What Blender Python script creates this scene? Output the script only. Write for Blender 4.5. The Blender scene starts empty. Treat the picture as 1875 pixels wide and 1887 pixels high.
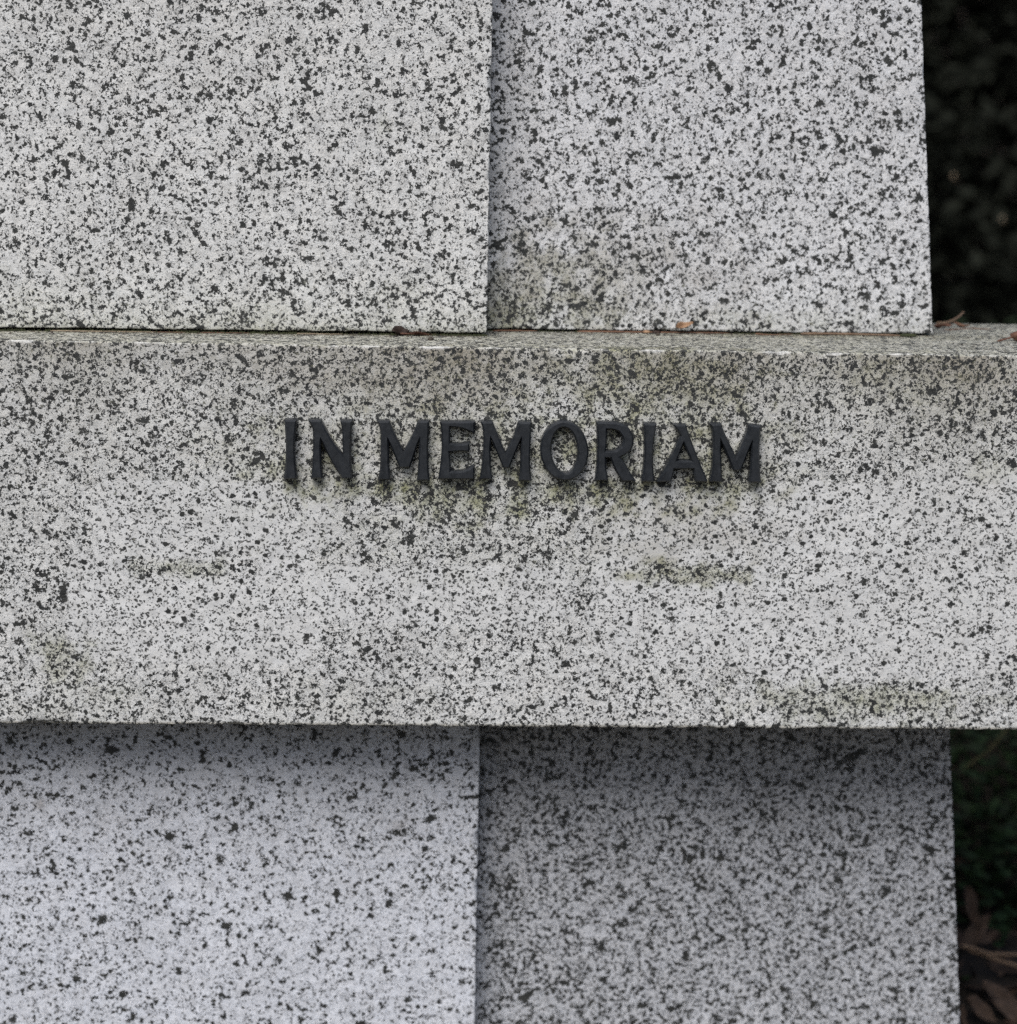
import bpy, bmesh, math, random
import numpy as np
from mathutils import Vector, Matrix, noise
from mathutils.geometry import tessellate_polygon
random.seed(7)
rng = np.random.default_rng(7)
S = bpy.context.scene
COL = S.collection

# ------------------------------------------------------------------ camera
FPX, CX0, CY0 = 3520.0, 937.5, 943.5
PITCH, YAW, ROLL = map(math.radians, (12.0, 2.6, 1.2))
CAM = Vector((-0.073, -1.6, 1.15))
fwd = Vector((math.sin(YAW)*math.cos(PITCH), math.cos(YAW)*math.cos(PITCH), -math.sin(PITCH)))
r0 = Vector((math.cos(YAW), -math.sin(YAW), 0)); u0 = r0.cross(fwd)
RGT = r0*math.cos(ROLL) + u0*math.sin(ROLL)
UPV = u0*math.cos(ROLL) - r0*math.sin(ROLL)
cam = bpy.data.cameras.new('camera'); co = bpy.data.objects.new('camera', cam); COL.objects.link(co)
m = Matrix((RGT, UPV, -fwd)).transposed().to_4x4(); m.translation = CAM
co.matrix_world = m
cam.sensor_fit = 'HORIZONTAL'; cam.sensor_width = 36.0; cam.lens = 36.0*FPX/1875.0
cam.clip_start = 0.05; cam.clip_end = 500
cam.dof.use_dof = True; cam.dof.focus_distance = 1.60; cam.dof.aperture_fstop = 3.9
S.camera = co

def ray(px, py): return fwd + RGT*((px-CX0)/FPX) - UPV*((py-CY0)/FPX)
def WY(px, py, y):
    d = ray(px, py); return CAM + d*((y-CAM.y)/d.y)
def WZ(px, py, z):
    d = ray(px, py); return CAM + d*((z-CAM.z)/d.z)

# ------------------------------------------------------------------ world, sun, exposure
SUN_EL, SUN_AZ = math.radians(53), math.radians(-24)     # azimuth: towards +x from -y
w = bpy.data.worlds.new('World'); S.world = w; w.use_nodes = True
wn = w.node_tree; wn.nodes.clear()
sky = wn.nodes.new('ShaderNodeTexSky'); sky.sky_type = 'NISHITA'; sky.sun_disc = False
sky.sun_elevation = SUN_EL; sky.sun_rotation = math.pi - SUN_AZ
sky.air_density = 1.0; sky.dust_density = 3.0; sky.ozone_density = 0.6
bg = wn.nodes.new('ShaderNodeBackground'); bg.inputs[1].default_value = 0.05
wo = wn.nodes.new('ShaderNodeOutputWorld')
wn.links.new(sky.outputs[0], bg.inputs[0]); wn.links.new(bg.outputs[0], wo.inputs[0])
sl = bpy.data.lights.new('sun', 'SUN'); sl.energy = 1.5; sl.angle = math.radians(40); sl.color = (1.0, 0.995, 0.985)
so = bpy.data.objects.new('sun', sl); COL.objects.link(so)
sdir = Vector((math.sin(SUN_AZ)*math.cos(SUN_EL), -math.cos(SUN_AZ)*math.cos(SUN_EL), math.sin(SUN_EL)))
so.rotation_euler = sdir.to_track_quat('Z', 'Y').to_euler(); so.location = (1, -3, 5)
S.view_settings.view_transform = 'Standard'; S.view_settings.look = 'None'
S.view_settings.gamma = 1.0; S.view_settings.use_curve_mapping = False
S.view_settings.exposure = 1.12
S.cycles.use_denoising = False
S.cycles.use_adaptive_sampling = True; S.cycles.adaptive_threshold = 0.02; S.cycles.max_bounces = 5; S.cycles.diffuse_bounces = 3

# ------------------------------------------------------------------ helpers
def tag(o, label=None, cat=None, group=None, kind=None):
    for k, v in (('label', label), ('category', cat), ('group', group), ('kind', kind)):
        if v: o[k] = v
    return o
def empty(name, loc=(0, 0, 0)):
    o = bpy.data.objects.new(name, None); o.empty_display_size = 0.05; o.location = loc; COL.objects.link(o); return o
def link(name, me, mat=None, parent=None):
    o = bpy.data.objects.new(name, me); COL.objects.link(o)
    if mat is not None and not me.materials: me.materials.append(mat)
    if parent is not None: o.parent = parent
    return o
def np_mesh(name, V, Q, smooth=False):
    me = bpy.data.meshes.new(name)
    V = np.asarray(V, dtype=np.float32); Q = np.asarray(Q, dtype=np.int32)
    n = Q.shape[1]
    me.vertices.add(len(V)); me.vertices.foreach_set('co', V.ravel())
    me.loops.add(Q.size); me.loops.foreach_set('vertex_index', Q.ravel())
    me.polygons.add(len(Q)); me.polygons.foreach_set('loop_start', np.arange(0, Q.size, n, dtype=np.int32))
    me.update(calc_edges=True); me.validate()
    if smooth: me.polygons.foreach_set('use_smooth', np.ones(len(me.polygons), dtype=bool))
    return me

class NT:
    def __init__(s, name):
        s.m = bpy.data.materials.new(name); s.m.use_nodes = True; s.t = s.m.node_tree; s.t.nodes.clear()
        s.b = s.n('ShaderNodeBsdfPrincipled'); o = s.n('ShaderNodeOutputMaterial'); s.l(s.b.outputs[0], o.inputs[0])
    def n(s, t, **k):
        x = s.t.nodes.new(t)
        for a, v in k.items(): setattr(x, a, v)
        return x
    def l(s, a, b): s.t.links.new(a, b)
    def put(s, sock, v):
        if isinstance(v, (int, float)): sock.default_value = v
        elif isinstance(v, (tuple, list)): sock.default_value = v if len(v) == len(sock.default_value) else tuple(v)+(1,)
        else: s.l(v, sock)
    def math(s, op, a, b=None, c=None, clamp=False):
        x = s.n('ShaderNodeMath', operation=op, use_clamp=clamp); s.put(x.inputs[0], a)
        if b is not None: s.put(x.inputs[1], b)
        if c is not None: s.put(x.inputs[2], c)
        return x.outputs[0]
    def vmath(s, op, a, b=None, scale=None):
        x = s.n('ShaderNodeVectorMath', operation=op); s.put(x.inputs[0], a)
        if b is not None: s.put(x.inputs[1], b)
        if scale is not None: s.put(x.inputs['Scale'], scale)
        return x.outputs[0]
    def noise(s, co, scale, detail=2.0, rough=0.5, dist=0.0):
        x = s.n('ShaderNodeTexNoise'); s.put(x.inputs['Vector'], co); x.inputs['Scale'].default_value = scale
        x.inputs['Detail'].default_value = detail; x.inputs['Roughness'].default_value = rough; x.inputs['Distortion'].default_value = dist
        return x
    def vor(s, co, scale, feature='F1'):
        x = s.n('ShaderNodeTexVoronoi', feature=feature); s.put(x.inputs['Vector'], co); x.inputs['Scale'].default_value = scale
        return x
    def mix(s, f, a, b, blend='MIX'):
        x = s.n('ShaderNodeMix', data_type='RGBA', blend_type=blend)
        s.put(x.inputs[0], f); s.put(x.inputs[6], a); s.put(x.inputs[7], b); return x.outputs[2]
    def mapr(s, v, a, b, c=0.0, d=1.0, smooth=False):
        x = s.n('ShaderNodeMapRange', interpolation_type='SMOOTHSTEP' if smooth else 'LINEAR')
        s.put(x.inputs[0], v); s.put(x.inputs[1], a); s.put(x.inputs[2], b); s.put(x.inputs[3], c); s.put(x.inputs[4], d); return x.outputs[0]
    def rgb(s, c):
        x = s.n('ShaderNodeSeparateColor'); s.l(c, x.inputs[0]); return x.outputs

# ------------------------------------------------------------------ granite
def granite(name, seed, size=1.0, dens=0.0, light=(0.66, 0.66, 0.65), rough_face=1.0, big=0.004, fine=0.0):
    t = NT(name)
    tc = t.n('ShaderNodeTexCoord')
    P = t.vmath('ADD', tc.outputs['Object'], (seed*1.37, seed*0.71, seed*2.13))
    P = t.vmath('SCALE', P, scale=1.0/size)
    dn = t.noise(P, 420, 3, 0.65)
    dv = t.vmath('SUBTRACT', dn.outputs['Color'], (0.5, 0.5, 0.5))
    D = t.vmath('ADD', P, t.vmath('SCALE', dv, scale=0.0056))
    at = t.n('ShaderNodeAttribute', attribute_name='wear_shade'); ch = t.rgb(at.outputs['Color'])
    algae_shade, dirt_shade, patch = ch[0], ch[1], ch[2]
    # clusters of biotite
    cl = t.noise(P, 95, 3, 0.62).outputs['Fac']
    v1 = t.rgb(t.vor(D, 285).outputs['Color'])
    soil = t.math('MAXIMUM', algae_shade, dirt_shade)  # stain and painted shade both raise the fleck density
    thr1 = t.math('ADD', t.mapr(cl, 0.34, 0.70, -0.05+dens, 0.40+dens), t.math('MULTIPLY', soil, 0.06))
    d1 = t.math('LESS_THAN', v1[0], thr1)
    cl2 = t.noise(P, 210, 2, 0.6).outputs['Fac']
    v2 = t.rgb(t.vor(D, 620).outputs['Color'])
    thr2 = t.math('ADD', t.mapr(cl2, 0.38, 0.72, -0.05+dens+fine, 0.46+dens+fine), t.math('MULTIPLY', soil, 0.16))
    d2 = t.math('LESS_THAN', v2[1], thr2)
    v3 = t.rgb(t.vor(P, 1350).outputs['Color'])
    d3 = t.math('MULTIPLY', t.math('LESS_THAN', v3[2], t.mapr(cl2, 0.35, 0.7, 0.0, 0.16)), 0.6)
    v0 = t.rgb(t.vor(t.vmath('ADD', D, t.vmath('SCALE', dv, scale=0.005)), 135).outputs['Color']); d0 = t.math('LESS_THAN', v0[1], big)
    dark = t.math('MAXIMUM', t.math('MAXIMUM', d1, d2), d0); dark = t.math('MAXIMUM', dark, d3)
    # smoother rubbed zones: rounder, sparser, softer grains
    pn = t.noise(P, 300, 2, 0.5)
    P2 = t.vmath('MULTIPLY', t.vmath('ADD', P, t.vmath('SCALE', t.vmath('SUBTRACT', pn.outputs['Color'], (0.5,)*3), scale=0.006)), (0.93, 1, 1.05))
    w1 = t.vor(P2, 150); wr = t.rgb(w1.outputs['Color'])
    rad = t.mapr(wr[0], 0.25, 1.0, 0.05, 0.43)
    p1 = t.mapr(t.math('SUBTRACT', w1.outputs['Distance'], rad), -0.06, 0.03, 1.0, 0.0)
    p1 = t.math('MULTIPLY', p1, t.math('GREATER_THAN', wr[0], 0.38))
    w2 = t.vor(t.vmath('ADD', P2, t.vmath('SCALE', dv, scale=0.003)), 430); w2r = t.rgb(w2.outputs['Color'])
    rad2 = t.mapr(w2r[0], 0.3, 1.0, 0.12, 0.72)
    p2 = t.mapr(t.math('SUBTRACT', w2.outputs['Distance'], rad2), -0.10, 0.05, 0.95, 0.0)
    p2 = t.math('MULTIPLY', p2, t.math('GREATER_THAN', w2r[0], 0.27))
    pd = t.math('MAXIMUM', p1, p2)
    pe = t.math('ADD', patch, t.mapr(t.noise(P, 55, 4, 0.65).outputs['Fac'], 0.3, 0.7, -0.3, 0.3))
    pm = t.mapr(pe, 0.42, 0.58, 0.0, 1.0)
    n = t.n('ShaderNodeMix', data_type='FLOAT'); t.l(pm, n.inputs[0]); t.l(dark, n.inputs[2]); t.l(t.math('MULTIPLY', pd, 1.0), n.inputs[3])
    dark = n.outputs[0]
    # feldspar / quartz field
    g = t.rgb(t.vor(D, 210).outputs['Color'])
    tone = t.mapr(g[1], 0.0, 1.0, 0.90, 1.05)
    tone = t.math('MULTIPLY', tone, t.mapr(t.math('LESS_THAN', g[2], 0.14), 0, 1, 1.0, 0.84))
    tone = t.math('MULTIPLY', tone, t.mapr(t.noise(P, 1500, 2, 0.7).outputs['Fac'], 0.25, 0.75, 0.95, 1.04))
    tone = t.math('MULTIPLY', tone, t.mapr(t.noise(P, 14, 3, 0.6).outputs['Fac'], 0.3, 0.7, 0.94, 1.05))
    base = t.mix(t.mapr(t.noise(P, 60, 3).outputs['Fac'], 0.35, 0.65), light, (light[0]*1.0, light[1]*0.99, light[2]*0.975))
    tcol = t.n('ShaderNodeCombineColor'); [t.l(tone, tcol.inputs[i]) for i in range(3)]
    base = t.mix(1.0, base, tcol.outputs[0], 'MULTIPLY')
    base = t.mix(t.math('MULTIPLY', pm, 0.3), base, (0.58, 0.585, 0.59))
    # algae sits in the pores; brown dirt film also carries painted shade
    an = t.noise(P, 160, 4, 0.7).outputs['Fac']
    af = t.math('MULTIPLY', algae_shade, t.mapr(an, 0.3, 0.7, 0.45, 1.25), clamp=True)
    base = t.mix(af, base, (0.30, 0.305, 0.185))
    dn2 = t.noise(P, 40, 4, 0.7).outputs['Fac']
    df = t.math('MULTIPLY', dirt_shade, t.mapr(dn2, 0.3, 0.7, 0.7, 1.15), clamp=True)
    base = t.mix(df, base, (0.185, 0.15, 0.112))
    pit = t.math('MULTIPLY', t.math('LESS_THAN', v2[2], t.math('MULTIPLY', algae_shade, 0.20)), 0.8)
    base = t.mix(pit, base, (0.055, 0.058, 0.03))
    chipf = t.math('SUBTRACT', 1.0, at.outputs['Alpha'], clamp=True)
    base = t.mix(t.math('MULTIPLY', chipf, 0.6), base, (0.70, 0.70, 0.69)); dark = t.math('MULTIPLY', dark, t.math('SUBTRACT', 1.0, t.math('MULTIPLY', chipf, 0.6)))
    dk = t.mix(t.math('MULTIPLY', g[0], 1.0), (0.022, 0.023, 0.023), (0.042, 0.043, 0.040))
    col = t.mix(dark, base, dk)
    t.l(col, t.b.inputs['Base Color'])
    t.put(t.b.inputs['Roughness'], t.mapr(dark, 0, 1, 0.75, 0.55)); t.b.inputs['Specular IOR Level'].default_value = 0.3
    hgt = t.math('ADD', t.math('MULTIPLY', t.noise(P, 700, 4, 0.7).outputs['Fac'], 1.0), t.math('MULTIPLY', t.noise(P, 130, 3, 0.6).outputs['Fac'], 1.2))
    hgt = t.math('SUBTRACT', hgt, t.math('MULTIPLY', dark, 0.25))
    bp = t.n('ShaderNodeBump'); t.put(bp.inputs['Strength'], t.mapr(pm, 0, 1, 0.55*rough_face, 0.22*rough_face)); bp.inputs['Distance'].default_value = 0.0012
    t.l(hgt, bp.inputs['Height']); t.l(bp.outputs[0], t.b.inputs['Normal'])
    return t.m

FINE = np.array([0.0, 0.0005, 0.0011, 0.0019, 0.0030, 0.0048])
def axis(lo, hi, step, fine_lo=True, fine_hi=True, coarse_after=None):
    if coarse_after:
        a = np.arange(lo+0.0075, lo+coarse_after, step); b = np.linspace(lo+coarse_after+step, hi-0.008, max(2, int((hi-lo-coarse_after)/0.03)))
        mid = np.concatenate([a, b])
    else:
        mid = np.linspace(lo+0.0075, hi-0.0075, max(2, int((hi-lo)/step)))
    return np.concatenate([lo+FINE, mid, (hi-FINE)[::-1]])
def smooth01(a): a = np.clip(a, 0, 1); return a*a*(3-2*a)

def block(name, xr, yr, zr, step, mat, parent, wear_shade, shear=None, r_edge=0.0011, chip=1.0, seed=0.0, bite=0.00055):
    X = axis(*xr, step); Yv = axis(*yr, step, coarse_after=0.09); Z = axis(*zr, step)
    ni, nj, nk = len(X), len(Yv), len(Z)
    quads = []
    def grid(ax, val, flip):
        dims = [ni, nj, nk]; o = [a for a in range(3) if a != ax]
        A, B = np.meshgrid(np.arange(dims[o[0]]-1), np.arange(dims[o[1]]-1), indexing='ij')
        def idx(a, b):
            c = [None]*3; c[ax] = np.full_like(a, val); c[o[0]] = a; c[o[1]] = b
            return (c[0]*nj + c[1])*nk + c[2]
        q = np.stack([idx(A, B), idx(A+1, B), idx(A+1, B+1), idx(A, B+1)], -1).reshape(-1, 4)
        if flip: q = q[:, ::-1]
        quads.append(q)
    grid(1, 0, False); grid(1, nj-1, True); grid(2, nk-1, False); grid(2, 0, True); grid(0, 0, True); grid(0, ni-1, False)
    Q = np.concatenate(quads); u, inv = np.unique(Q, return_inverse=True); Q = inv.reshape(-1, 4)
    I = u//(nj*nk); J = (u//nk) % nj; K = u % nk
    P = np.stack([X[I], Yv[J], Z[K]], -1)
    lo = np.array([xr[0], yr[0], zr[0]]); hi = np.array([xr[1], yr[1], zr[1]])
    near = np.sort(np.minimum(P-lo, hi-P), axis=1)[:, 1] < 0.012
    r = np.full(len(P), r_edge)
    sv = Vector((seed, seed*1.7, seed*0.3))
    for i in np.nonzero(near)[0]:
        v = Vector(P[i])+sv
        c = noise.noise(v*42); e = noise.noise(v*170)+0.6*noise.noise(v*330)
        r[i] = max(0.0004, r_edge*(1+0.5*e) + max(0.0, c-0.22)*0.009*chip + max(0, e-0.2)*0.0022*chip)
    r = r[:, None]
    q = np.clip(P, lo+r, hi-r); d = P-q; L = np.linalg.norm(d, axis=1, keepdims=True); L[L == 0] = 1
    nrm = d/L
    P2 = q + nrm*r
    fr = (P[:, 1] < yr[0]+0.05)
    for i in np.nonzero(fr)[0]:
        v = Vector(P[i])+sv
        P2[i] += nrm[i]*(bite*noise.noise(v*230) + 0.0006*noise.noise(v*22))
    W = np.zeros((len(P), 4), dtype=np.float32); W[:, 3] = 1
    wear_shade(P, W, seed)
    if shear: P2 = shear(P2)
    me = np_mesh(name, P2, Q, smooth=True)
    a = me.color_attributes.new('wear_shade', 'FLOAT_COLOR', 'POINT'); a.data.foreach_set('color', np.clip(W, 0, 1).ravel())
    return link(name, me, mat, parent)

def blobs(P, W, plane_y, lst, seed, wob=0.25):
    """soft patches of stain and painted shade: (px, py, rx, ry, strength, channel, power)"""
    for (px, py, rx, ry, s, c) in lst:
        ctr = WY(px, py, plane_y); k = (plane_y-CAM.y)/FPX
        dx = (P[:, 0]-ctr.x)/(rx*k); dz = (P[:, 2]-ctr.z)/(ry*k)
        d = np.sqrt(dx*dx+dz*dz)
        m = (d < 1.6)&(P[:, 1] < plane_y+0.02); nn = np.zeros(len(P)); ii = np.nonzero(m)[0]
        nn[ii] = [noise.noise(Vector(P[i])*55)+0.6*noise.noise(Vector(P[i])*140) for i in ii]
        W[:, c] += 0.72*s*smooth01(1.35-d+0.9*nn)*m
def boxes(P, W, plane_y, lst, c, soft=26):
    """rounded rectangles in world metres on a face, as patches of rubbed stone"""
    k = (plane_y-CAM.y)/FPX
    acc = np.zeros(len(P))
    for (x0, y0, x1, y1, s) in lst:
        a = WY((x0+x1)/2, (y0+y1)/2, plane_y)
        hx, hz = (x1-x0)/2*k, (y1-y0)/2*k; rr = min(hx, hz)*0.55
        qx = np.abs(P[:, 0]-a.x)-hx+rr; qz = np.abs(P[:, 2]-a.z)-hz+rr
        d = np.hypot(np.maximum(qx, 0), np.maximum(qz, 0))+np.minimum(np.maximum(qx, qz), 0)-rr
        m = smooth01(0.5-d/(soft*k)); acc = np.maximum(acc, m) if s > 0 else acc*(1-m)
    W[:, c] = np.maximum(W[:, c], acc*(P[:, 1] < plane_y+0.01))

ZL = 0.951                      # ledge level
ZB = 0.6165                     # underside of the slab
YL, YR = 0.0806, 0.1190           # how far the left and right stones stand back
XJ = -0.0192                    # the middle joint
def yl(x): return 0.0806+0.0385*(x+0.0203)
def yr_(x): return 0.1190+0.0409*(x+0.012)
def yface(x): return yl(x) if x < XJ else (yr_(x) if x < 0.394 else 9)
monument = empty('granite_monument', (0, 0, 0))
tag(monument, 'pale speckled granite memorial of stacked blocks with a projecting inscribed slab', 'monument')
gm_ul = granite('granite_upper_left', 1.0, 1.0, -0.005, (0.645, 0.647, 0.637), fine=0.02)
gm_ur = granite('granite_upper_right', 2.3, 1.08, 0.005, (0.635, 0.64, 0.652), fine=0.02)
gm_s = granite('granite_slab', 3.1, 0.98, -0.03, (0.626, 0.630, 0.622), 1.2, big=0.002, fine=0.085)
gm_ll = granite('granite_lower_left', 4.4, 1.0, -0.05, (0.650, 0.672, 0.725), big=0.018)
gm_lr = granite('granite_lower_right', 5.2, 1.04, 0.05, (0.535, 0.548, 0.58), big=0.008, fine=0.04)  # darker stone colour stands in for less light reaching this block

def band_noise(P, f, seed):
    return np.array([noise.noise(Vector((p[0]*f+seed, p[1]*f, p[2]*f*0.8))) for p in P])

def wear_ul(P, W, s):
    h = P[:, 2]-ZL
    W[:, 0] += 0.30*np.exp(-h/0.022) + 0.35*np.exp(-h/0.004)
    W[:, 1] += 0.25*np.exp(-h/0.003)
    blobs(P, W, YL, [(712, 230, 14, 22, .3, 0), (740, 540, 60, 40, .18, 0), (480, 585, 90, 30, .2, 0), (60, 560, 80, 60, .12, 0), (300, 60, 300, 90, .10, 1)], s)
def wear_ur(P, W, s):
    h = P[:, 2]-ZL
    W[:, 0] += 0.22*np.exp(-h/0.02)
    blobs(P, W, YR, [(960, 560, 150, 110, .42, 0), (980, 540, 150, 110, .15, 1), (1090, 520, 130, 90, .22, 0), (1150, 500, 180, 100, .30, 1), (930, 600, 60, 40, .3, 0),
                     (1330, 500, 110, 90, .12, 1), (940, 300, 60, 300, .12, 1), (1400, 590, 200, 20, .2, 0), (1560, 200, 160, 200, .05, 1)], s)
def wear_shade_s(P, W, s):
    dd = np.hypot(P[:, 1], ZL-P[:, 2]); ii = np.nonzero(dd < .006)[0]; nn = np.zeros(len(P))
    nn[ii] = [noise.noise(Vector((P[i, 0]*38, 5, 2)))+.5*noise.noise(Vector((P[i, 0]*170, 1, P[i, 2]*170))) for i in ii]
    W[:, 3] = 1-smooth01(0.45-dd/0.0026+1.5*nn)*(dd < .006)
    h = ZL-P[:, 2]; top = (P[:, 2] > ZL-0.0008)
    n = band_noise(P[:, :3], 9.0, 3.0)
    W[:, 1] += (0.42+0.35*n)*np.exp(-np.maximum(h, 0)/0.05)*(~top)
    W[:, 0] += (0.30+0.3*n)*np.exp(-np.maximum(h, 0)/0.06)*(~top)
    W[:, 0] += top*0.5; W[:, 1] += top*0.24
    back = np.exp(-np.abs(P[:, 1]-np.where(P[:, 0] < XJ, yl(P[:, 0]), yr_(P[:, 0])))/0.006)
    W[:, 0] += top*back*0.5; W[:, 1] += top*back*0.35
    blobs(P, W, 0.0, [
        (1240, 700, 150, 70, .42, 0), (1180, 740, 210, 110, .25, 0), (1000, 700, 200, 70, .16, 0), (760, 760, 300, 90, .18, 0),
        (870, 700, 200, 60, .2, 1), (560, 690, 120, 50, .18, 1), (1290, 690, 120, 50, .2, 1),
        (850, 850, 330, 90, .30, 0), (1250, 850, 230, 90, .34, 0), (590, 880, 120, 50, .35, 0), (840, 925, 120, 45, .40, 0), (930, 900, 300, 60, .2, 0),
        (1340, 880, 80, 60, .3, 0), (1140, 900, 90, 40, .25, 0), (1660, 700, 180, 60, .2, 0), (1600, 690, 30, 25, .25, 0), (480, 840, 120, 60, .2, 0),
        (345, 1047, 100, 16, .5, 0), (1285, 1058, 100, 22, .65, 0), (1200, 1055, 30, 24, .4, 0), (1530, 1290, 190, 40, .5, 0), (1680, 1300, 130, 40, .3, 0),
        (130, 1215, 55, 40, .5, 0), (90, 1180, 40, 30, .3, 0), (160, 1290, 120, 50, .2, 0), (620, 1290, 170, 40, .14, 0), (1330, 910, 70, 20, .5, 0),
        (1270, 970, 190, 80, .26, 1), (1050, 920, 60, 30, .2, 0), (1820, 860, 60, 30, .3, 0), (1800, 680, 60, 50, .14, 1), (960, 985, 420, 90, .14, 0)]
        + [q for lx in (535, 585, 635, 710, 780, 840, 895, 965, 1040, 1110, 1160, 1195, 1225, 1290, 1320, 1390) for q in ((lx, 892, 17, 10, .5, 0), (lx, 894, 14, 7, .3, 1), (lx+random.uniform(-5, 5), 925, 11, random.uniform(22, 48), .18, 0))], s)  # moss and dirt below each letter, with its contact shadow painted in
    bot = P[:, 2] < ZB+0.002
    W[:, 0] += 0.5*np.exp(-np.abs(P[:, 2]-ZB)/0.0018)
    W[:, 1] += bot*0.4
    boxes(P, W, 0.0, [(165, 885, 620, 1010, 1), (120, 1000, 600, 1230, 1), (300, 1040, 1060, 1150, 1), (1080, 900, 1560, 1240, 1), (1330, 880, 1900, 1270, 1), (1640, 850, 1900, 1100, 1),
                      (235, 1030, 480, 1062, -1), (1180, 1040, 1390, 1078, -1), (620, 920, 1085, 1025, -1), (600, 1150, 1090, 1330, -1)], 2)
def wear_shade_l(plane, x0):
    def f(P, W, s):
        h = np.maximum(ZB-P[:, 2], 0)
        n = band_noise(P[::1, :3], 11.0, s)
        W[:, 1] += (0.50+0.3*n)*np.exp(-h/(0.045 if plane == YL else 0.08))+0.10*np.exp(-h/0.13)  # brown staining, deepened to paint in the shadow under the slab
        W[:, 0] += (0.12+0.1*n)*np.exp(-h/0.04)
        W[:, 0] += 0.3*np.exp(-P[:, 2]/0.08); W[:, 1] += 0.3*np.exp(-P[:, 2]/0.05)
        if plane == YL: blobs(P, W, plane, [(80, 1470, 9, 12, .5, 1), (740, 1520, 26, 22, .35, 1)], s)
    return f

GAP = 0.0028
# outer edges lean outwards towards the ground
SLU = (0.3935-0.3632)/(1.2491-0.9526); SLL = (0.4682-0.4360)/(0.5732-0.2671)
def shear_u(P):
    f = (P[:, 0]-XJ)/(0.3935-XJ); P[:, 0] -= np.clip(f, 0, 1)*(P[:, 2]-ZL)*SLU; P[:, 1] += 0.0409*(P[:, 0]+0.012); return P
def shear_l0(P): P[:, 1] += 0.0385*(P[:, 0]+0.0203); return P
XLR = 0.4360-(ZB-0.5732)*SLL
def shear_l(P):
    f = (P[:, 0]-XJ)/(XLR-XJ); P[:, 0] += np.clip(f, 0, 1)*(ZB-P[:, 2])*SLL; P[:, 1] += 0.0409*(P[:, 0]+0.012); return P
block('granite_block', (-0.90, XJ), (YL, 0.36), (ZL+GAP, 1.52), 0.0042, gm_ul, monument, wear_ul, shear_l0, seed=1.1)
block('granite_block', (XJ+0.0008, 0.3935), (YR, 0.42), (ZL+GAP*0.7, 1.52), 0.0042, gm_ur, monument, wear_ur, shear_u, seed=2.2)
slab = block('granite_slab', (-1.0, 0.74), (0.0, 0.247), (ZB, ZL), 0.0030, gm_s, monument, wear_shade_s, seed=3.3, r_edge=0.0014, chip=1.25)
block('granite_block', (-0.90, XJ+0.0005), (YL, 0.36), (-0.05, ZB-0.0005), 0.0045, gm_ll, monument, wear_shade_l(YL, 0), shear_l0, seed=4.4)
block('granite_block', (XJ+0.0015, XLR), (YR, 0.42), (-0.05, ZB-0.0005), 0.0045, gm_lr, monument, wear_shade_l(YR, 0), shear_l, seed=5.5)

# ------------------------------------------------------------------ raised letters
t = NT('letter_metal'); tc = t.n('ShaderNodeTexCoord')
nz = t.noise(tc.outputs['Object'], 160, 4, 0.6).outputs['Fac']
c = t.mix(t.mapr(nz, 0.3, 0.7), (0.0115, 0.0135, 0.0165), (0.0185, 0.0215, 0.026))
c = t.mix(t.math('MULTIPLY', t.mapr(t.noise(tc.outputs['Object'], 900, 2).outputs['Fac'], 0.62, 0.72), 0.35), c, (0.06, 0.065, 0.065))
t.l(c, t.b.inputs['Base Color']); t.b.inputs['Metallic'].default_value = 0.0
t.put(t.b.inputs['Roughness'], t.mapr(nz, 0.3, 0.7, 0.34, 0.5)); t.b.inputs['Specular IOR Level'].default_value = 0.5
bp = t.n('ShaderNodeBump'); bp.inputs['Strength'].default_value = 0.12; bp.inputs['Distance'].default_value = 0.0004
t.l(t.noise(tc.outputs['Object'], 500, 3, 0.6).outputs['Fac'], bp.inputs['Height']); t.l(bp.outputs[0], t.b.inputs['Normal'])
letter_mat = t.m
SC = 1875/320.0
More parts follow.
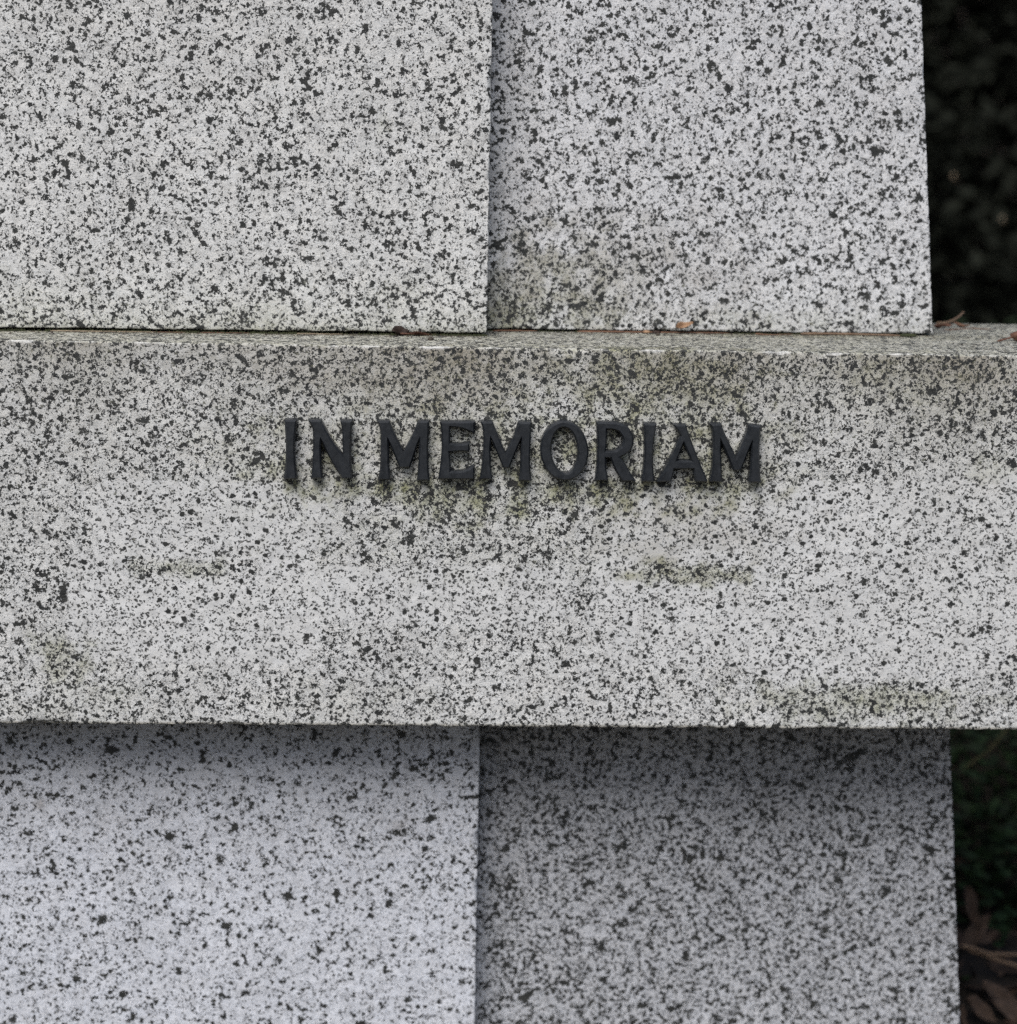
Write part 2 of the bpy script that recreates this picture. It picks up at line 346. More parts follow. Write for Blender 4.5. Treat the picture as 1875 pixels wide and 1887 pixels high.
LET = [
 ('I', 'letter I at the start of the inscription', 500, [[(148,138),(274,138),(268,200),(256,330),(253,470),(262,620),(277,772),(141,772),(155,620),(161,470),(158,330),(150,200)]]),
 ('N', 'letter N of the first word', 500, [[(403,142),(540,142),(565,200),(665,375),(776,520),(775,400),(768,250),(750,145),(873,145),(866,250),(861,400),(861,600),(872,768),(768,768),(650,580),(538,345),(535,450),(543,640),(554,768),(433,768),(448,640),(455,450),(455,300),(445,215)]]),
 ('M', 'first letter M of the inscription', 500, [[(1148,150),(1275,150),(1310,245),(1432,490),(1535,290),(1588,150),(1702,150),(1699,300),(1692,450),(1695,620),(1709,788),(1577,788),(1592,620),(1603,335),(1497,650),(1388,650),(1262,340),(1270,450),(1272,620),(1287,782),(1163,782),(1180,620),(1185,450),(1183,300),(1172,210)]]),
 ('E', 'letter E of the inscription', 790, [[(128,155),(497,155),(497,282),(400,240),(320,218),(232,212),(232,392),(330,400),(440,385),(440,478),(340,474),(226,482),(238,620),(238,690),(330,695),(420,672),(494,632),(494,775),(108,775),(132,620),(145,450),(143,280)]]),
 ('M', 'second letter M of the inscription', 790, [[(563,158),(690,158),(722,240),(832,500),(915,330),(973,162),(1107,162),(1104,300),(1096,450),(1094,620),(1108,792),(977,792),(995,620),(1002,330),(872,652),(806,652),(674,330),(668,450),(672,620),(687,775),(558,775),(580,620),(595,450),(595,300),(584,215)]]),
 ('O', 'round letter O of the inscription', 790, 'O'),
 ('R', 'letter R of the inscription', 1100, [[(-2,162),(150,163),(240,174),(310,200),(362,250),(392,320),(394,390),(370,450),(320,500),(250,540),(318,640),(372,730),(418,795),(275,800),(225,720),(180,630),(150,548),(98,545),(100,650),(122,792),(-14,792),(2,650),(8,500),(8,300)],
       [(108,238),(180,240),(240,262),(280,320),(285,370),(270,420),(220,460),(170,472),(95,475),(105,380)]]),
 ('I', 'letter I between the R and the A', 1100, [[(508,178),(642,178),(632,250),(612,400),(606,550),(609,680),(621,800),(486,800),(505,680),(515,550),(518,400),(514,250)]]),
 ('A', 'letter A of the inscription', 1100, [[(830,190),(960,190),(990,280),(1045,430),(1120,620),(1197,803),(1066,803),(1044,665),(838,665),(803,803),(658,803),(745,650),(850,440),(903,310),(870,250)],
       [(937,385),(1022,578),(862,578)]]),
 ('M', 'last letter M of the inscription', 1100, [[(1220,180),(1345,180),(1372,265),(1505,545),(1570,400),(1622,270),(1636,185),(1767,205),(1764,300),(1755,450),(1758,640),(1771,812),(1643,808),(1660,640),(1676,370),(1556,682),(1476,682),(1338,350),(1340,500),(1345,650),(1352,806),(1223,802),(1250,650),(1258,450),(1256,300),(1243,230)]]),
]
def smooth_ring(pts, corner=33):
    n = len(pts); out = []
    P = [Vector(p) for p in pts]
    def ang(i):
        a = P[i]-P[i-1]; b = P[(i+1) % n]-P[i]; return math.degrees(abs(a.angle(b)))
    C = [ang(i) > corner for i in range(n)]
    for i in range(n):
        p0, p1, p2, p3 = P[i-1], P[i], P[(i+1) % n], P[(i+2) % n]
        t1 = (p2-p1) if C[i] else (p2-p0)*0.5
        t2 = (p2-p1) if C[(i+1) % n] else (p3-p1)*0.5
        for k in range(4):
            u = k/4; out.append((2*u**3-3*u*u+1)*p1+(u**3-2*u*u+u)*t1+(-2*u**3+3*u*u)*p2+(u**3-u*u)*t2)
    res = []
    for p in out:
        if not res or (p-res[-1]).length > 1e-6: res.append(p)
    return res
def inset(ring, d):
    n = len(ring); out = []
    area = sum(ring[i-1].x*ring[i].y-ring[i].x*ring[i-1].y for i in range(n))
    s = 1 if area > 0 else -1
    for i in range(n):
        a = (ring[i]-ring[i-1]).normalized(); b = (ring[(i+1) % n]-ring[i]).normalized()
        na = Vector((-a.y, a.x))*s; nb = Vector((-b.y, b.x))*s; m_ = na+nb
        if m_.length < 1e-6: m_ = na
        m_.normalize(); k = min(2.2, 1/max(0.3, m_.dot(na)))
        out.append(ring[i]+m_*d*k)
    return out
YF = -0.0105
for (chx, lab, ox, rings) in LET:
    if rings == 'O':
        ro = [(1467+256*math.cos(a)-8*math.sin(a), 470-318*math.sin(a)) for a in np.linspace(0, 2*math.pi, 40, endpoint=False)]
        ri = [(1469+143*math.cos(a)-10*math.sin(a), 466-250*math.sin(a)) for a in np.linspace(0, 2*math.pi, 32, endpoint=False)]
        rings = [ro, ri]
    R = []
    for ring in rings:
        sm = smooth_ring(ring)
        w3 = [WY(ox+p.x/SC, 750+p.y/SC, YF+0.003) for p in sm]
        R.append([Vector((q.x, q.z)) for q in w3])
    cx = sum(p.x for p in R[0])/len(R[0]); cz = min(p.y for p in R[0])
    bm = bmesh.new(); tops = []
    for k, ring in enumerate(R):
        sgn = 1 if k == 0 else -1
        levels = [(0.0012, -0.00035*sgn), (YF+0.0022, -0.00025*sgn), (YF, 0.00115*sgn)]
        prev = None
        for (y, d) in levels:
            rr = inset(ring, d); cur = [bm.verts.new((p.x-cx, y, p.y-cz)) for p in rr]
            if prev:
                for i in range(len(cur)): bm.faces.new((prev[i-1], prev[i], cur[i], cur[i-1]))
            prev = cur
        tops.append(prev)
    flat = [v for tr in tops for v in tr]
    for tri in tessellate_polygon([[v.co.xz.to_3d() for v in tr] for tr in tops]):
        try: bm.faces.new([flat[i] for i in tri])
        except ValueError: pass
    bmesh.ops.recalc_face_normals(bm, faces=bm.faces)
    me = bpy.data.meshes.new('letter'); bm.to_mesh(me); bm.free()
    o = link('letter', me, letter_mat, slab); o.location = (cx, 0, cz); o['label'] = lab

# ------------------------------------------------------------------ plain materials
def plain(name, c1, c2, scale=40, rough=0.8, trans=0.0, bump=0.3, spec=0.3, rnd=0.0):
    t = NT(name); tc = t.n('ShaderNodeTexCoord')
    f = t.mapr(t.noise(tc.outputs['Object'], scale, 5, 0.65).outputs['Fac'], 0.3, 0.7)
    if rnd:
        at = t.n('ShaderNodeAttribute', attribute_name='tone'); f = t.math('ADD', t.math('MULTIPLY', f, 1-rnd), t.math('MULTIPLY', at.outputs['Fac'], rnd))
    t.l(t.mix(f, c1, c2), t.b.inputs['Base Color']); t.b.inputs['Roughness'].default_value = rough
    t.b.inputs['Specular IOR Level'].default_value = spec
    b = t.n('ShaderNodeBump'); b.inputs['Strength'].default_value = bump; b.inputs['Distance'].default_value = 0.2/scale
    t.l(t.noise(tc.outputs['Object'], scale*3, 3, 0.6).outputs['Fac'], b.inputs['Height']); t.l(b.outputs[0], t.b.inputs['Normal'])
    return t.m
M_soil = plain('dark_soil', (0.012, 0.010, 0.008), (0.035, 0.027, 0.020), 30, 0.95)
M_moss = plain('joint_moss', (0.018, 0.022, 0.010), (0.045, 0.05, 0.022), 300, 0.95)
M_needle = plain('needle_brown', (0.11, 0.055, 0.035), (0.22, 0.12, 0.075), 150, 0.7)
M_twig = plain('twig_tan', (0.12, 0.075, 0.048), (0.22, 0.15, 0.10), 200, 0.75)
M_pale = plain('needle_pale', (0.20, 0.15, 0.10), (0.36, 0.29, 0.21), 200, 0.7)
M_leafdk = plain('leaf_dark_brown', (0.018, 0.012, 0.010), (0.05, 0.03, 0.022), 250, 0.75)
M_leafrd = plain('leaf_red_brown', (0.075, 0.034, 0.023), (0.15, 0.075, 0.048), 200, 0.75)
M_leaftan = plain('leaf_tan', (0.22, 0.125, 0.07), (0.36, 0.23, 0.14), 250, 0.7)
M_litter = plain('leaf_litter', (0.03, 0.02, 0.014), (0.085, 0.052, 0.034), 60, 0.85)
M_branch = plain('branch_brown', (0.06, 0.042, 0.028), (0.13, 0.09, 0.06), 80, 0.85)
M_green = plain('leaf_green', (0.009, 0.013, 0.008), (0.020, 0.042, 0.014), 20, 0.7, rnd=0.7, spec=0.15)
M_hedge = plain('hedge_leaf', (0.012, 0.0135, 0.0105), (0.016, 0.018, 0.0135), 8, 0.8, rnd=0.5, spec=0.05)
M_bark = plain('bark', (0.02, 0.016, 0.012), (0.045, 0.036, 0.028), 60, 0.9)
M_pebble = plain('seed_dark', (0.03, 0.025, 0.02), (0.07, 0.055, 0.04), 500, 0.7)

def tube_mesh(name, pts, r0_, r1_, sides=6, jitter=0.0):
    pts = [Vector(p) for p in pts]; fine = []
    for i in range(len(pts)-1):
        p0 = pts[max(i-1, 0)]; p1 = pts[i]; p2 = pts[i+1]; p3 = pts[min(i+2, len(pts)-1)]
        for k in range(5):
            u = k/5; fine.append(0.5*((2*p1)+(p2-p0)*u+(2*p0-5*p1+4*p2-p3)*u*u+(3*p1-p0-3*p2+p3)*u**3))
    fine.append(pts[-1]); n = len(fine); V = []; Q = []
    for i, p in enumerate(fine):
        d = (fine[min(i+1, n-1)]-fine[max(i-1, 0)]).normalized()
        a = d.cross(Vector((0.3, 0.2, 1))).normalized(); b = d.cross(a)
        r = (r0_+(r1_-r0_)*i/(n-1))*(1+jitter*noise.noise(p*400))
        if i in (0, n-1): r *= 0.4
        for k in range(sides):
            an = 2*math.pi*k/sides; V.append(p+a*r*math.cos(an)+b*r*math.sin(an))
    for i in range(n-1):
        for k in range(sides):
            k2 = (k+1) % sides; Q.append((i*sides+k, i*sides+k2, (i+1)*sides+k2, (i+1)*sides+k))
    me = bpy.data.meshes.new(name); me.from_pydata([tuple(v) for v in V], [], Q+[tuple(range(sides))[::-1], tuple(range((n-1)*sides, n*sides))])
    me.update(); me.polygons.foreach_set('use_smooth', np.ones(len(me.polygons), dtype=bool)); return me
def strand(name, px, z_or_y, r0_, r1_, mat, label, cat, group=None, mode='z', lift=None, jitter=0.2):
    """a needle or twig through points found on the ledge (mode z) or in a vertical plane (mode y)"""
    P = []
    for i, p in enumerate(px):
        if mode == 'z': q = WZ(p[0], p[1], z_or_y); q.y = min(q.y, yface(q.x)-r0_-.0002); q.z += r0_*0.9 + (lift[i] if lift else 0)
        else: q = WY(p[0], p[1], z_or_y + (lift[i] if lift else 0))
        P.append(q)
    base = P[0].copy()
    o = link(name, tube_mesh(name, [p-base for p in P], r0_, r1_, jitter=jitter), mat); o.location = base
    return tag(o, label, cat, group)
def leaf_mesh(name, L, Wd, curl=0.5, cup=0.4, n=9, mcols=5, thick=0.0004, seed=0, wav=0.1, serr=0.0):
    V = []; Q = []
    for s in (0, 1):
        for i in range(n+1):
            u = i/n; hw = Wd/2*(math.sin(math.pi*min(1, u**0.8*0.98+0.02))**0.8)
            for j in range(mcols):
                v = (j/(mcols-1)*2-1); x = (u-0.5)*L; y = v*hw*(1+serr*((i*7+seed) % 3-1))
                z = curl*L*(u-0.5)**2*1.2 + cup*abs(v)**1.6*hw + wav*Wd*noise.noise(Vector((u*3+seed, v*1.5, seed*1.3))) - 0.06*Wd*(1-abs(v))
                V.append((x, y, z - s*thick))
    o_ = (n+1)*mcols
    for i in range(n):
        for j in range(mcols-1):
            a = i*mcols+j; Q.append((a, a+1, a+mcols+1, a+mcols)); Q.append((o_+a, o_+a+mcols, o_+a+mcols+1, o_+a+1))
        for j, f in ((0, 1), (mcols-1, 0)):
            a = i*mcols+j; q = (a, a+mcols, o_+a+mcols, o_+a); Q.append(q if f else q[::-1])
    for i in (0, n):
        for j in range(mcols-1):
            a = i*mcols+j; q = (a, a+1, o_+a+1, o_+a); Q.append(q if i else q[::-1])
    me = bpy.data.meshes.new(name); me.from_pydata(V, [], Q); me.update()
    me.polygons.foreach_set('use_smooth', np.ones(len(me.polygons), dtype=bool)); return me

# ------------------------------------------------------------------ moss in the joints (nobody could count it)
def moss_strip(x0, x1, y, z, n, spread=0.0016, hgt=0.0024):
    V = []; Q = []
    for i in range(n):
        x = random.uniform(x0, x1)
        if noise.noise(Vector((x*30, y(x)*9, 0))) < -0.12 and random.random() < .75: continue
        yy = y(x)+.0008+random.uniform(-spread, spread*0.4); r = random.uniform(0.0005, 0.0015); h = random.uniform(0.3, 1)*hgt
        b = len(V)
        for k in range(4):
            a = k*math.pi/2+random.random(); V.append((x+r*math.cos(a), yy+r*0.7*math.sin(a), z-0.0003))
        V.append((x+random.uniform(-r, r), yy, z+h)); V.append((x, yy, z-0.0003))
        for k in range(4): Q.append((b+k, b+(k+1) % 4, b+4, b+4))
    me = bpy.data.meshes.new('moss'); me.from_pydata(V, [], [q[:3] for q in Q]); me.update(); return me
o = link('moss', moss_strip(-0.85, XJ, yl, ZL+0.0002, 2600), M_moss, monument); o['kind'] = 'stuff'
o = link('moss', moss_strip(XJ, 0.392, yr_, ZL+0.0002, 900, hgt=0.0015), M_moss, monument); o['kind'] = 'stuff'

# ------------------------------------------------------------------ debris on the ledge
strand('pine_needle', [(98, 607), (160, 607.5), (230, 608.5), (292, 610)], ZL, .0006, .0003, M_pale, 'pale straight needle lying in the joint near the left end of the ledge', 'needle')
strand('pine_needle', [(108, 606), (175, 609), (262, 607), (345, 611.5)], ZL, .0005, .0003, M_needle, 'reddish needle crossing the pale one at the left end of the ledge', 'needle')
strand('pine_needle', [(548, 613.5), (575, 615), (605, 616.5), (634, 612.8)], ZL, .0005, .0003, M_pale, 'pale curved needle below the upper left block, left of the dark curled leaf', 'needle')
strand('pine_needle', [(908, 611), (945, 608.4), (990, 608.2)], ZL, .0009, .0004, M_needle, 'short reddish needle at the middle joint of the upper blocks', 'needle')
strand('pine_needle', [(1062, 608.5), (1120, 609), (1185, 612), (1255, 612.5), (1345, 614.5)], ZL, .0009, .0004, M_needle, 'long reddish needle along the foot of the upper right block', 'needle')
strand('twig', [(1476, 617), (1520, 615.5), (1580, 618), (1662, 620.5)], ZL, .0013, .0008, M_twig, 'long thin tan twig below the right part of the upper right block', 'twig')
strand('twig', [(1726, 598), (1748, 597.5), (1765, 593.5), (1776, 588)], ZL, .0016, .0013, M_twig, 'short tan twig with raised end beside the upper right block', 'twig', lift=[0, .0006, .003, .006])
def place(name, me, mat, px, py, rot, label, cat, z=ZL, dz=0.0, y=None, sc=1.0):
    p = WZ(px, py, z) if y is None else WY(px, py, y)
    if y is None: p.y = min(p.y, yface(p.x)-.003)
    o = link(name, me, mat); o.location = p+Vector((0, 0, dz)); o.rotation_euler = rot; o.scale = (sc,)*3
    return tag(o, label, cat)
# dark curled leaf + fluffy catkin
place('dead_leaf', leaf_mesh('dead_leaf', .015, .008, .7, .9, seed=4, wav=.5), M_leafdk, 737, 614, (0.75, 0.12, 0.25), 'dark brown curled dead leaf under the upper left block', 'leaf', dz=.0022)
cat = empty('dried_catkin', WZ(768, 617.5, ZL)); cat.location.y = yl(cat.location.x)-.004
tag(cat, 'fuzzy reddish dried catkin beside the dark curled leaf on the ledge', 'catkin')
link('stem', tube_mesh('stem', [(-.015, -.0005, .002), (0, 0, .0014), (.013, .0003, .001)], .0007, .0004), M_leafrd, cat)
V = []; Q = []
for i in range(900):
    x = random.gauss(0.001, .0058); a = random.uniform(0, math.pi*2); L = random.uniform(.0014, .0045)*(1-min(.7, abs(x)/.014))
    d = Vector((random.uniform(-.6, .6), math.cos(a), abs(math.sin(a)))).normalized(); p = Vector((x, 0, .0014)); s = Vector((.00022, .0001, 0)); b = len(V)
    V += [tuple(p-s), tuple(p+s), tuple(p+d*L)]; Q.append((b, b+1, b+2))
me = bpy.data.meshes.new('fluff'); me.from_pydata(V, [], Q); f = link('fluff', me, M_leafrd, cat); f['kind'] = 'stuff'
def lump(name, r, sx, sy, sz, seed):
    bm = bmesh.new(); bmesh.ops.create_icosphere(bm, subdivisions=3, radius=r)
    for v in bm.verts:
        k = 1+0.28*noise.noise(v.co/r*1.3+Vector((seed, 0, 0)))+0.12*noise.noise(v.co/r*4+Vector((seed, 0, 0)))
        v.co = Vector((v.co.x*sx, v.co.y*sy, v.co.z*sz))*k
    me = bpy.data.meshes.new(name); bm.to_mesh(me); bm.free()
    me.polygons.foreach_set('use_smooth', np.ones(len(me.polygons), dtype=bool)); return me
place('seed', lump('seed', .0026, 1.1, .9, .75, 1), M_pebble, 794, 627, (0, 0, .4), 'small dark seed on the ledge in front of the catkin', 'seed', dz=.0012)
place('seed', lump('seed', .0019, 1, 1, .8, 4), M_pebble, 1213, 618.5, (0, 0, .4), 'tiny dark seed on the ledge below the curled tan leaf', 'seed', dz=.0010)
place('leaf_crumb', lump('leaf_crumb', .003, 1.3, .7, .55, 9), M_leafdk, 1206, 610.5, (0, 0, .1), 'dark crumb of leaf against the upper right block, left of the tan leaf', 'leaf', dz=.0010)
place('bud_scale', lump('bud_scale', .003, 1.2, .8, .5, 6), M_leaftan, 1190, 611.5, (0, 0, .1), 'small orange bud scale left of the dark crumb on the ledge', 'bud scale', dz=.0012)
place('dead_leaf', leaf_mesh('dead_leaf', .018, .0062, .9, 1.2, seed=5, wav=.4), M_leaftan, 1262, 601, (1.0, -.25, .12), 'curled tan dead leaf leaning on the foot of the upper right block', 'leaf', y=yr_(.16)-.0035)
place('moss_tuft', lump('moss_tuft', .0042, 2.0, .9, .42, 12), M_moss, 1674, 620.5, (0, 0, 0), 'small olive tuft of moss at the end of the long tan twig', 'moss', dz=.0012)
place('dead_leaf', leaf_mesh('dead_leaf', .02, .006, .3, .7, seed=8, wav=.3), M_leafrd, 1738, 605, (0.1, 0, .3), 'reddish brown dead leaf lying at the right corner of the upper right block', 'leaf', dz=.0018)
place('dead_leaf', leaf_mesh('dead_leaf', .016, .005, .4, .6, seed=18, wav=.3), M_needle, 1772, 603, (0.2, .1, -.2), 'thin brown dead leaf just right of the reddish one behind the ledge', 'leaf', dz=.0016)
cone = empty('dried_seed_head', WZ(1868, 629, ZL))
tag(cone, 'reddish brown dried seed head with a stalk at the right end of the ledge', 'seed head')
link('stalk', tube_mesh('stalk', [(-.0165, -.006, .0008), (-.010, -.003, .0018), (-.004, 0, .003), (.003, .001, .005)], .0009, .0011, jitter=.5), M_leafrd, cone)
link('pod', lump('pod', .0052, 1.25, .9, .75, 21), M_leafrd, cone).location = (.004, .001, .0046)
for k in range(5):
    o = link('scale', leaf_mesh('scale', .008, .004, .8, .6, seed=30+k), M_leafrd if k % 2 else M_needle, cone); o.location = (.003+.0022*k, -.001+.001*(k % 2), .0065); o.rotation_euler = (random.uniform(-.6, .6), random.uniform(-.8, .2), random.uniform(-1, 1))

# grit and crumbs packed into the back corner of the ledge
V = []; T = []
for i in range(1500):
    x = random.uniform(-.85, .72); yb = yface(x) if x < .394 else .236
    y = yb-abs(random.gauss(0, .009))-.0012 if x < .394 else random.uniform(.02, .236)
    if y < .004 or (random.random() < .5 and noise.noise(Vector((x*14, 0, 2))) < 0): continue
    q = random.uniform(.0003, .0011); b = len(V); a = random.random()*6
    for k in range(3): V.append((x+q*math.cos(a+2.1*k)*1.4, y+q*math.sin(a+2.1*k), ZL-.0003))
    V.append((x, y, ZL+q*.9)); T += [(b, b+1, b+3), (b+1, b+2, b+3), (b+2, b, b+3)]
me = bpy.data.meshes.new('debris'); me.from_pydata(V, [], T); tag(link('debris', me, M_leafdk), 'dark grit and crumbs gathered along the back of the granite ledge', 'debris', kind='stuff')
strand('pine_needle', [(1392, 616), (1420, 618), (1462, 616.5)], ZL, .0007, .0003, M_needle, 'short brown needle just left of the long tan twig on the ledge', 'needle')
strand('pine_needle', [(1742, 609), (1790, 606), (1828, 608)], ZL, .0006, .0003, M_needle, 'thin brown needle on the open ledge right of the upper right block', 'needle')
strand('pine_needle', [(372, 611), (420, 613.2), (462, 613)], ZL, .0005, .0003, M_leafrd, 'thin dark needle in the joint between the pale needles', 'needle')

# ------------------------------------------------------------------ ground
def gz(x, y):
    s = lambda a: max(0, min(1, a))**2*(3-2*max(0, min(1, a)))
    b = 0.17*s((y-0.12)/0.28) + 0.22*s((y-0.4)/1.4)
    b += 3.2*s((y-5)/12) + 8*s((y-20)/60)
    return b + 0.02*noise.noise(Vector((x*3, y*3, 0)))*s((y+.2)/.5) + 0.008*noise.noise(Vector((x*14, y*14, 3)))
gx = np.concatenate([-np.geomspace(2.2, 220, 26)[::-1], np.arange(-2.2, -.3, .1), np.arange(-.3, 1.6, .025), np.arange(1.6, 2.3, .1), np.geomspace(2.4, 220, 26)])
gy = np.concatenate([-np.geomspace(1.0, 200, 26)[::-1], np.arange(-.95, 0, .08), np.arange(0, 2.2, .025), np.arange(2.25, 5, .12), np.geomspace(5.1, 260, 34)])
V = [(x, y, gz(x, y)) for x in gx for y in gy]; n = len(gy)
I, J = np.meshgrid(np.arange(len(gx)-1), np.arange(n-1), indexing='ij'); a = (I*n+J).ravel()
me = np_mesh('ground', V, np.stack([a, a+n, a+n+1, a+1], -1), smooth=True)
tag(link('ground', me, M_soil), kind='structure')

# ------------------------------------------------------------------ leaves in bulk
def leaf_cloud(name, P, L, ratio, mat, parent, up=0.4, kind='stuff'):
    """P: n x 3 centres; each leaf a folded blade of four triangles"""
    n = len(P); Ls = L*rng.uniform(0.6, 1.25, n)
    d = rng.normal(size=(n, 3)); d[:, 2] *= 0.6; d /= np.linalg.norm(d, axis=1, keepdims=True)
    u = rng.normal(size=(n, 3)); u[:, 2] += up*3; s = np.cross(d, u); s /= np.linalg.norm(s, axis=1, keepdims=True); nn = np.cross(s, d)
    k = Ls[:, None]
    a = P-d*k/2; b = P+d*k/2; c = P+s*k*ratio/2+nn*k*.07; e = P-s*k*ratio/2+nn*k*.07
    c2 = c-d*k*.12; e2 = e-d*k*.12
    V = np.stack([a, c2, b, e2, P-nn*k*.02], 1).reshape(-1, 3)
    o = np.arange(n)[:, None]*5
    T = np.concatenate([o+np.array([[0, 1, 4]]), o+np.array([[1, 2, 4]]), o+np.array([[2, 3, 4]]), o+np.array([[3, 0, 4]])])
    me = np_mesh(name, V, T)
    tn = me.attributes.new('tone', 'FLOAT', 'POINT'); tn.data.foreach_set('value', np.repeat(rng.random(n)**1.6, 5).astype(np.float32))
    ob = link(name, me, mat, parent)
    if kind: ob['kind'] = kind
    return ob
# a tall evergreen hedge a couple of metres behind, in deep shade between its leaves
def hedge_pts(n, x0, x1, y0, y1, z1):
    P = np.stack([rng.uniform(x0, x1, n), y0+(y1-y0)*rng.random(n)**1.2, rng.uniform(0.15, z1, n)], -1)
    P[:, 1] += 0.22*np.sin(P[:, 0]*2.7+1)*np.sin(P[:, 2]*2.1)+0.1*np.sin(P[:, 0]*9+P[:, 2]*7)
    P[:, 2] += 0.12*np.sin(P[:, 0]*3)
    return P
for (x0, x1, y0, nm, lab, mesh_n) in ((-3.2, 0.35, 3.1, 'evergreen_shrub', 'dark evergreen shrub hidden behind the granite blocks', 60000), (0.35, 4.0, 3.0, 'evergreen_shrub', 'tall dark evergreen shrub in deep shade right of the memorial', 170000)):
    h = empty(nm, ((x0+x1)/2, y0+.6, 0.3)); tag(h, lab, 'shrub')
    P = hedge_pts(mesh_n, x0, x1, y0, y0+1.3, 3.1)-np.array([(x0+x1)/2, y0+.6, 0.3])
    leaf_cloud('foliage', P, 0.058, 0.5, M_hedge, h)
    for k in range(7):
        bx = (x0-x1)/2+(x1-x0)*(k+.5)/7; by = random.uniform(-.2, .3)
        link('branch', tube_mesh('branch', [(bx, by, -.2), (bx+random.uniform(-.15, .15), by+.05, .6), (bx+random.uniform(-.3, .3), by, 1.5), (bx+random.uniform(-.4, .4), by, 2.5)], .03, .008, 7, .2), M_bark, h)
# a few pale old leaves that catch light in the shrub
for (px, py, yy, L, lab) in ((1757, 330, 2.15, .035, 'pale tan dead leaf caught in the dark shrub, upper of the two'), (1847, 408, 2.2, .032, 'grey brown dead leaf caught in the dark shrub, lower of the two')):
    p = WY(px, py, yy); o = link('dead_leaf', leaf_mesh('dead_leaf', L, L*.55, .4, .4, seed=px), M_pale); o.location = p; o.rotation_euler = (1.1, .3, 1.2); tag(o, lab, 'leaf')

# ------------------------------------------------------------------ low plant and litter at the lower right
gc = empty('ground_cover_plant', (0.9, 0.9, gz(.9, .9)))
tag(gc, 'low dark green leafy plant on the bank right of the lower blocks', 'plant')
base = np.array(gc.location)
n = 22000
x = rng.uniform(0.42, 1.5, n); y = rng.uniform(0.55, 1.9, n)
z = np.array([gz(a, b) for a, b in zip(x, y)])+rng.random(n)**1.3*(0.05+0.34*np.clip((y-.55)/.6, 0, 1))
leaf_cloud('foliage', np.stack([x, y, z], -1)-base, 0.024, 0.55, M_green, gc)
lm = leaf_mesh('leaf', .020, .011, .3, .25, n=5, mcols=3, seed=2); lm.materials.append(M_green)
tn = lm.attributes.new('tone', 'FLOAT', 'POINT'); tn.data.foreach_set('value', np.full(len(lm.vertices), 0.9, dtype=np.float32))
spots = [(1850, 1540, .62), (1838, 1545, .6), (1862, 1533, .62), (1870, 1565, .6), (1850, 1608, .55), (1858, 1602, .56), (1845, 1616, .55), (1815, 1650, .55), (1832, 1695, .48), (1822, 1702, .5), (1845, 1690, .5), (1850, 1712, .5),
         (1842, 1740, .48), (1852, 1728, .48), (1866, 1640, .6), (1796, 1420, .8), (1815, 1436, .8), (1822, 1430, .8), (1855, 1395, .85), (1868, 1445, .8), (1790, 1490, .7), (1800, 1498, .7), (1776, 1760, .5), (1868, 1685, .52), (1782, 1805, .42)]
for (px, py, yy) in spots:
    o = link('leaf', lm, None, gc); o.location = WY(px, py, yy)-gc.location; o.rotation_euler = (random.uniform(.2, 1.1), random.uniform(-.6, .6), random.uniform(0, 6)); o.scale = (random.uniform(.8, 1.3),)*3
for k in range(16):
    sx, sy = random.uniform(.5, 1.2), random.uniform(.65, 1.4); b0 = Vector((sx, sy, gz(sx, sy)-.01))-gc.location
    link('stem', tube_mesh('stem', [b0, b0+Vector((random.uniform(-.05, .05), 0, .12)), b0+Vector((random.uniform(-.14, .14), random.uniform(-.1, .05), .26))], .0022, .001, 5), M_branch, gc)
strand('twig', [(1775, 1418), (1800, 1400), (1828, 1378), (1858, 1340)], .62, .0022, .0018, plain('stem_olive', (.04, .038, .016), (.08, .075, .03), 60), 'thin olive stem rising to the right under the slab corner', 'twig', mode='y')
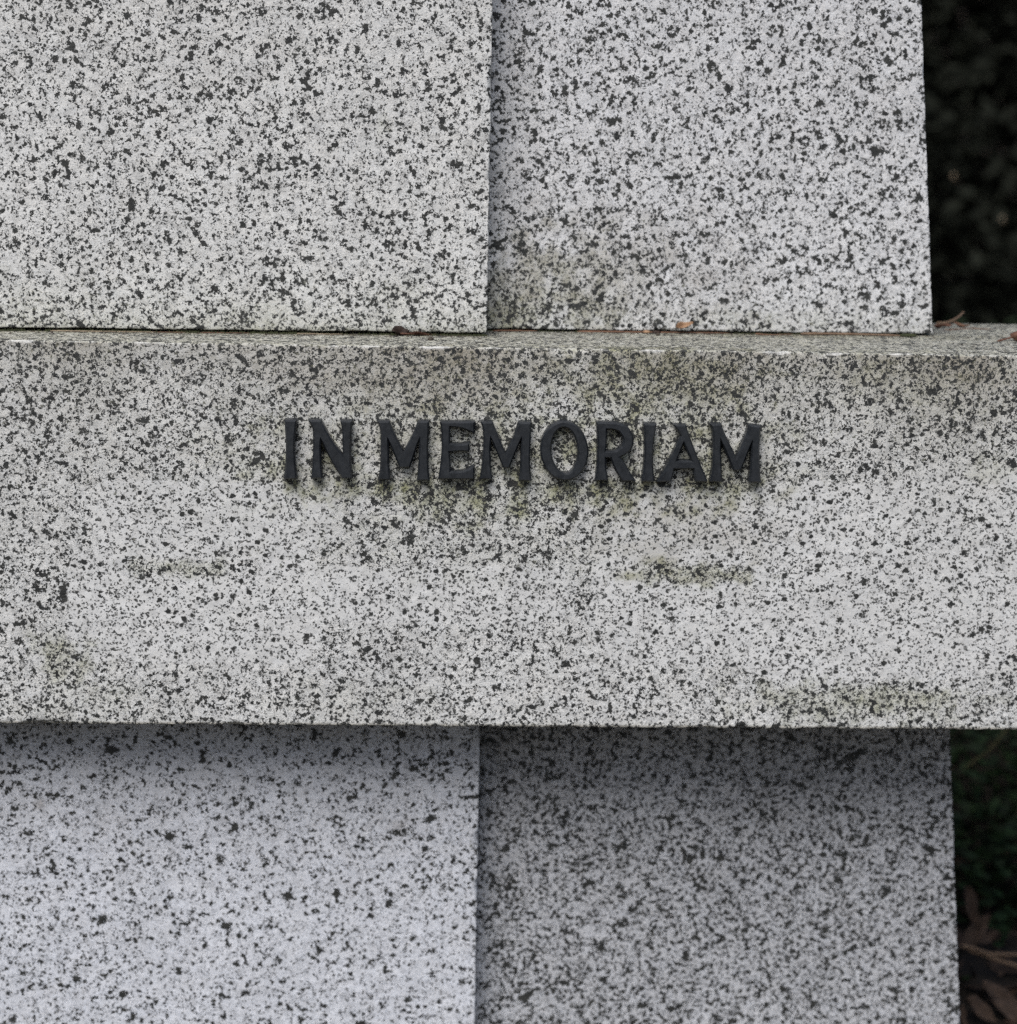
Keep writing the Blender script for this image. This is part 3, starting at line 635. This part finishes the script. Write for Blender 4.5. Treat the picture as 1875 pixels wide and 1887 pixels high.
strand('twig', [(1771, 1743), (1795, 1748), (1822, 1757), (1850, 1759), (1885, 1758)], .40, .0024, .0022, M_twig, 'pale brown twig sticking out beside the lower right block, upper of two', 'twig', mode='y')
strand('twig', [(1785, 1750), (1815, 1760), (1848, 1772), (1888, 1783)], .405, .0026, .0022, M_twig, 'brown twig crossing just below the pale one beside the lower right block', 'twig', mode='y')
def bigleaf(px, py, yy, L, Wd, rot, mat, lab, seed):
    o = link('dead_leaf', leaf_mesh('dead_leaf', L, Wd, .35, .35, n=12, mcols=7, seed=seed, wav=.25), mat)
    o.location = WY(px, py, yy); o.rotation_euler = rot; tag(o, lab, 'leaf')
M_big = plain('leaf_big_brown', (0.045, 0.030, 0.022), (0.10, 0.066, 0.048), 60, 0.85)
bigleaf(1786, 1668, .42, .052, .020, (1.2, 1.25, .2), M_big, 'upright brown dead leaf touching the edge of the lower right block', 3)
bigleaf(1800, 1716, .43, .052, .020, (1.0, -.9, .3), M_big, 'brown dead leaf just below the upright one, above the two twigs', 7)
bigleaf(1822, 1728, .44, .03, .010, (0.8, -.5, .2), M_big, 'small narrow brown leaf above the two twigs', 9)
bigleaf(1805, 1862, .34, .050, .022, (0.9, .7, .2), M_big, 'broad brown dead leaf at the bottom beside the lower right block', 13)
bigleaf(1848, 1838, .37, .070, .018, (0.8, .55, .1), M_big, 'long brown dead leaf slanting down to the right at the bottom corner', 17)
bigleaf(1862, 1868, .35, .060, .020, (0.7, .5, .1), M_big, 'brown dead leaf at the very bottom right corner', 19)
bigleaf(1824, 1776, .42, .026, .012, (0.9, 1.0, .4), M_big, 'small brown leaf fragment under the two crossing twigs', 23)
bigleaf(1774, 1872, .33, .030, .012, (1.0, 1.3, .1), M_big, 'thin brown leaf sliver wedged against the lower right block', 27)
n = 2600
x = rng.uniform(-1.2, 2.2, n); y = 0.2+0.5*rng.random(n)**1.5; z = np.array([gz(a, b) for a, b in zip(x, y)])+rng.random(n)*.018
o = leaf_cloud('leaf_litter', np.stack([x, y, z], -1), 0.045, 0.5, M_litter, None, up=1.2)
tag(o, 'brown dead leaves covering the soil behind the granite blocks', 'leaf litter')
